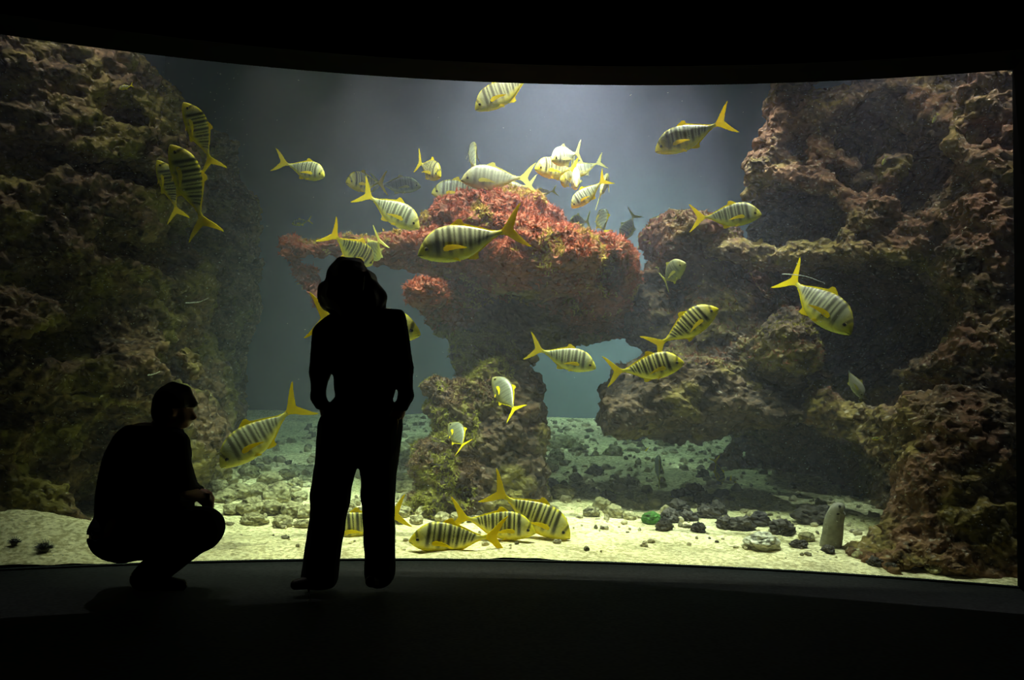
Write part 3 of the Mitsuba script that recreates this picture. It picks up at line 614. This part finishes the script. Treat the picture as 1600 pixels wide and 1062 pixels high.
# moray eel
def tube_mesh(pts, rad, n=20, flat=0.75):
    pts = np.asarray(pts, float); t = np.gradient(pts, axis=0); t /= np.linalg.norm(t, axis=1, keepdims=True)
    a = np.cross(t, [0, 1.0, 0]); a /= np.linalg.norm(a, axis=1, keepdims=True); b = np.cross(t, a)
    an = np.arange(n) / n * 2 * np.pi
    r = np.asarray(rad)[:, None, None]
    v = pts[:, None] + r * (np.cos(an)[None, :, None] * a[:, None] + flat * np.sin(an)[None, :, None] * b[:, None])
    m = len(pts); i, j = np.meshgrid(np.arange(m - 1), np.arange(n), indexing='ij')
    q = np.stack([i * n + j, i * n + (j + 1) % n, (i + 1) * n + (j + 1) % n, (i + 1) * n + j], -1).reshape(-1, 4)
    v = np.vstack([v.reshape(-1, 3), pts[:1], pts[-1:]]); k = np.arange(n)
    f = np.vstack([q[:, [0, 1, 2]], q[:, [0, 2, 3]], np.stack([k * 0 + m * n, (k + 1) % n, k], 1), np.stack([k * 0 + m * n + 1, (m - 1) * n + k, (m - 1) * n + (k + 1) % n], 1)])
    return v, f
scene['eel_skin'] = principled(proc(lambda p, n, uv: mix((0.16, 0.15, 0.11), (0.34, 0.33, 0.25), fbm(p.x * 30, p.y * 30, p.z * 30, 3))), 0.5, 0.3)
scene['dark_hole'] = principled((0.015, 0.013, 0.01), 0.8, 0.1)
EY = 5.0
ctrl = np.array([(1296, 866, 0.10), (1298, 850, 0.06), (1301, 832, 0.02), (1303, 815, 0), (1307, 802, -.01), (1311, 795, -.02), (1316, 793, -.03), (1319, 794, -.03)], float)
rad = np.array([17, 17, 16, 15, 13.5, 12, 7.5, 2]) * EY / F_PX
tt = np.linspace(0, 7, 40)
cx = [PchipInterpolator(np.arange(8), ctrl[:, k])(tt) for k in range(3)]
obj('moray_eel__body', tube_mesh([P(a, b, EY + c) for a, b, c in zip(*cx)], PchipInterpolator(np.arange(8), rad)(tt)), 'eel_skin', smooth=True)
labels['moray_eel'] = {'label': 'grey moray eel rearing its head out of the stones beside the right rock', 'category': 'eel'}
eye = trimesh.creation.icosphere(subdivisions=2, radius=0.008); eye.apply_translation(P(1312, 791, EY - 0.055)); obj('moray_eel__eye', eye, 'eye_black', smooth=True)
mo = [P(1307 + 12 * t, 803 - 2 * t, EY - 0.055 + 0.02 * t) for t in np.linspace(0, 1, 8)]
obj('moray_eel__mouth', tube_mesh(mo, np.r_[0.002, np.full(6, 0.005), 0.002], 8), 'dark_hole', smooth=True)

# long white feelers out of the cliff and a pale line behind the diving fish
scene['feeler'] = principled((0.75, 0.75, 0.62), 0.5, 0.4)
def feeler(name, pts, y, r, label, cat):
    t = np.linspace(0, len(pts) - 1, 24); c = [PchipInterpolator(np.arange(len(pts)), np.array(pts, float)[:, k])(t) for k in (0, 1)]
    key = free(name); obj(key, tube_mesh([P(a, b, y) for a, b in zip(*c)], np.linspace(r, r * 0.4, 24), 6, 1.0), 'feeler', smooth=True); tag(key, label, cat)
feeler('lobster_feeler', [(290, 473), (308, 472), (326, 465)], 5.6, 0.004, 'thin white feeler sticking out to the right from the left cliff', 'feeler')
feeler('lobster_feeler', [(231, 586), (241, 584), (250, 580)], 5.1, 0.005, 'short crooked white feeler just above the head of the crouching visitor', 'feeler')
feeler('pale_line', [(1222, 428), (1250, 430), (1288, 442)], 5.2, 0.004, 'thin white line just above the back of the fish diving before the big hollow', 'line')

# specks clinging to the glass
def specks():
    r = np.random.default_rng(31); oc = trimesh.creation.octahedron() if hasattr(trimesh.creation, 'octahedron') else trimesh.creation.icosphere(subdivisions=0)
    iv, jf = np.array(oc.vertices), np.array(oc.faces); vs, fs, n = [], [], 0
    for _ in range(2600):
        x = r.choice([r.uniform(-2.9, -1.5), r.uniform(1.5, 2.64), r.uniform(-2.9, 2.6)], p=[.46, .46, .08]); z = r.uniform(SILL + .05, HEAD - .03)
        s = 0.0016 + 0.0024 * r.uniform() ** 3
        vs.append(iv * s * [1.3, .5, .8] + [x, float(yg(x)) + 0.006, z]); fs.append(jf + n); n += len(iv)
    return np.vstack(vs), np.vstack(fs)
obj('glass_specks', specks(), 'feeler'); tag('glass_specks', 'tiny pale specks and bubbles clinging to the glass', 'specks', kind='stuff')

# ------------------------------------------------------------------ the two visitors
scene['skin'] = principled((0.38, 0.20, 0.14), 0.55, 0.3)
scene['hair_dark'] = principled((0.02, 0.014, 0.010), 0.55, 0.2)
scene['cloth_black'] = principled((0.012, 0.012, 0.013), 0.9, 0.1)
scene['denim'] = principled(proc(lambda p, n, uv: mi.Color3f(0.014, 0.016, 0.024) * (0.7 + 0.6 * noise(p.x * 300, p.y * 300, p.z * 300))), 0.9, 0.1)
scene['leather'] = principled((0.012, 0.009, 0.007), 0.5, 0.3)
scene['white_glint'] = principled((0.6, 0.6, 0.6), 0.3, 0.5)
def solid(shapes, k, h=0.008, off=0.0, keep=None, bump=0.0, seed=0):
    lo = np.min([np.minimum(*(np.asarray(s[i]) - r for i, r in ((0, max(s[2:] if len(s) > 2 else s[1])), (1 if len(s) > 2 else 0, max(s[2:] if len(s) > 2 else s[1]))))) for s in shapes], 0) - off
    hi = np.max([np.maximum(*(np.asarray(s[i]) + r for i, r in ((0, max(s[2:] if len(s) > 2 else s[1])), (1 if len(s) > 2 else 0, max(s[2:] if len(s) > 2 else s[1]))))) for s in shapes], 0) + off
    p, o = grid(lo, hi, h)
    d = np.full(p.shape[:3], 9.0, np.float32)
    for s in shapes: d = smin(d, shape_of(s, p), k)
    d -= off
    if bump: 
        near = np.abs(d) < 0.06
        d[near] += bump * 2 * (meshkit.fbm(p[near].astype(float) * [14, 14, 9], 2, seed) - 0.5)
    if keep is not None: d = np.maximum(d, keep(p))
    v, f = nets(d, o, h)
    m = trimesh.Trimesh(v, f, process=False); trimesh.smoothing.filter_taubin(m, iterations=4)
    return np.array(m.vertices), np.array(m.faces)
def rig(Y):
    s = Y / F_PX
    def e(px, py, rx, rz, ry, dy=0): return (P(px, py, Y + dy), (rx * s, ry, rz * s))
    def c(ax, ay, bx, by, ra, rb, da=0, db=None): return (P(ax, ay, Y + da), P(bx, by, Y + (da if db is None else db)), ra * s, rb * s)
    return e, c, s
# the standing visitor
e, c, s = rig(3.82)
head = [e(547, 434, 24, 31, .095), c(547, 452, 549, 462, 15, 12, .05), c(548, 440, 548, 446, 4, 5, .105)]
neck = [c(549, 460, 556, 492, 16, 19)]
chest = [e(558, 535, 56, 56, .115), c(524, 514, 600, 500, 21, 20), c(540, 486, 585, 484, 16, 16), e(570, 600, 44, 48, .10), e(563, 655, 57, 42, .125)]
armL = [c(511, 523, 500, 580, 20, 14), c(500, 580, 497, 620, 12, 8), c(497, 620, 512, 650, 8, 9, 0, .02)]
armR = [c(612, 500, 629, 575, 21, 14), c(629, 575, 635, 618, 12, 8), c(635, 618, 622, 650, 8, 9, 0, .02)]
handL = [c(512, 646, 522, 668, 10, 10, .02)] + [c(514 + 4 * i, 664, 519 + 4 * i, 686 - abs(i - 1.5) * 2, 3, 2.6, .01 + .012 * i) for i in range(4)] + [c(510, 652, 522, 660, 3.2, 2.8, -.045)]
handR = [c(622, 646, 612, 668, 10, 10, .02)] + [c(620 - 4 * i, 664, 615 - 4 * i, 686 - abs(i - 1.5) * 2, 3, 2.6, .01 + .012 * i) for i in range(4)] + [c(624, 652, 612, 660, 3.2, 2.8, -.045)]
legL = [c(535, 672, 516, 775, 36, 28), c(516, 775, 500, 898, 27, 27)]
legR = [c(593, 668, 591, 770, 35, 24), c(591, 770, 594, 895, 24, 22)]
feet = [c(508, 905, 462, 913, 13, 8, -.02, -.08), c(594, 902, 580, 908, 12, 9, 0, -.08)]
W = 'person'
labels[W] = {'label': 'standing visitor with long wavy hair seen from behind as a dark silhouette before the window', 'category': 'person'}
thin = lambda L, q: [(x[0], x[1], x[2] * q, x[3] * q) if len(x) > 2 else (x[0], tuple(np.array(x[1]) * q)) for x in L]
obj(W + '__body', solid(head + neck + thin(chest, .93) + thin(armL, .85) + thin(armR, .85) + handL + handR + thin(legL, .8) + thin(legR, .8) + thin(feet, .8), .016, .007), 'skin', smooth=True)
zb = float(P(563, 662, 3.82)[2]); zc = float(P(512, 640, 3.82)[2])
def shirt_keep(p): return np.maximum(zb - p[..., 2], p[..., 2] - float(P(553, 482, 3.82)[2]))
def wrist(p): return np.where(np.abs(p[..., 0] - P(563, 600, 3.82)[0]) > .16, zc - p[..., 2], -1)
obj(W + '__shirt', solid(chest + armL + armR, .018, .008, .008, lambda p: np.maximum(shirt_keep(p), wrist(p)), .006, 4), 'cloth_black', smooth=True)
zw, zh = float(P(563, 650, 3.82)[2]), FL + 0.025
obj(W + '__trousers', solid(chest[-1:] + legL + legR, .025, .009, .004, lambda p: np.maximum(p[..., 2] - zw, zh - p[..., 2]), .007, 5), 'denim', smooth=True)
for ft in feet:
    obj(free_part(W + '__shoe'), solid([ft, (ft[0] + [0, 0, .02], ft[0] + [0, 0, .08], .045, .04)], .02, .007, .0, lambda p: FL + 0.001 - p[..., 2]), 'leather', smooth=True)
hair = [e(546, 427, 29, 28, .118, -.012), e(526, 452, 17, 26, .085, -.02), e(577, 452, 16, 27, .085, -.02), e(551, 472, 35, 26, .075, -.06), e(519, 472, 11, 16, .06, -.02), e(584, 474, 13, 18, .06, -.03), c(511, 450, 511, 478, 8, 6), e(592, 466, 8, 13, .04), c(586, 478, 590, 490, 9, 6), c(512, 478, 520, 490, 8, 7)]
obj(W + '__hair', solid(hair, .03, .008, 0, lambda p: .055 - np.linalg.norm((p - P(547, 440, 3.93)) * [1, .55, .8], axis=-1), .030, 6), 'hair_dark', smooth=True)
# the crouching visitor
e, c, s = rig(3.70)
head = [e(275, 634, 25, 30, .078), e(287, 650, 14, 17, .055), c(298, 646, 304, 652, 4, 4), c(284, 662, 290, 663, 8, 5), c(268, 642, 268, 648, 5, 5, -.078)]
neck = [c(264, 655, 246, 690, 19, 24)]
trunk = [e(226, 704, 46, 44, .17), e(250, 712, 42, 42, .15), c(214, 730, 200, 790, 49, 45), c(248, 740, 262, 806, 36, 38), e(190, 832, 40, 41, .175)]
armN = [c(270, 696, 282, 762, 22, 16, -.17, -.16), c(282, 762, 318, 778, 13, 9, -.16, -.04)]
armF = [c(268, 694, 290, 760, 21, 15, .17, .15), c(290, 760, 318, 774, 13, 9, .15, .02)]
hands = [c(318, 777, 325, 786, 9, 9, -.03)] + [c(325 + i, 781 + 4 * i, 330 - i * .5, 792 + 2.5 * i, 3, 2.5, -.045 + .012 * i) for i in range(4)] + [c(318, 772, 327, 773, 3.2, 2.7, -.05)]
hands += [c(318, 774, 326, 780, 9, 9, .03)] + [c(327 + i, 777 + 3 * i, 331, 788 + 3 * i, 3, 2.5, .035 + .010 * i) for i in range(4)] + [c(319, 770, 328, 770, 3.2, 2.7, .03)]
legs = []
for d0, d1 in ((-.10, -.17), (.10, .15)):
    legs += [c(198, 834, 316, 825, 40, 30, d0, d1), c(314, 830, 240, 898, 24, 17, d1, d1 * .9)]
feet = [c(222, 906, 284, 914, 12, 8, -.16), c(222, 904, 284, 912, 12, 8, .14)]
W = 'person_001'
labels[W] = {'label': 'crouching short haired visitor in profile at the lower left, dark against the window', 'category': 'person'}
obj(W + '__body', solid(head + neck + thin(trunk, 1.0) + thin(armN, .88) + thin(armF, .88) + hands + thin(legs, .85) + thin(feet, .8), .016, .007), 'skin', smooth=True)
za = float(P(200, 822, 3.70)[2]); zd = float(P(200, 828, 3.70)[2])
xw = float(P(309, 776, 3.70)[0])
def jacket_keep(p): return np.maximum(np.maximum(za + .16 * (p[..., 0] - P(200, 822, 3.70)[0]) - p[..., 2], p[..., 2] - float(P(250, 664, 3.70)[2])), np.where(p[..., 2] < P(300, 764, 3.6)[2], p[..., 0] - xw, -1))
obj(W + '__jacket', solid(trunk + armN + armF + [c(240, 684, 262, 682, 24, 22)], .018, .008, .008, jacket_keep, .006, 4), 'cloth_black', smooth=True)
obj(W + '__trousers', solid(trunk[-1:] + legs, .03, .009, .005, lambda p: np.maximum(np.where(p[..., 0] < P(250, 800, 3.70)[0], p[..., 2] - zd - .16 * (p[..., 0] - P(200, 822, 3.70)[0]), -1), FL + .045 - p[..., 2]), .006, 5), 'denim', smooth=True)
for ft in feet:
    obj(free_part(W + '__shoe'), solid([ft, (ft[0] + [0, 0, .01], ft[0] + [0.02, 0, .05], .05, .04)], .02, .007, 0, lambda p: FL + 0.001 - p[..., 2]), 'leather', smooth=True)
hair = [e(271, 628, 30, 28, .092), e(262, 645, 22, 22, .085), c(284, 612, 303, 631, 10, 6), c(270, 604, 292, 609, 7, 7)]
obj(W + '__hair', solid(hair, .02, .007, 0, lambda p: .0 - np.minimum(P(296, 634, 3.70)[0] - p[..., 0], 1) if False else np.where(p[..., 2] < P(290, 637, 3.70)[2], p[..., 0] - P(277, 640, 3.70)[0], -1), .006, 7), 'hair_dark', smooth=True)
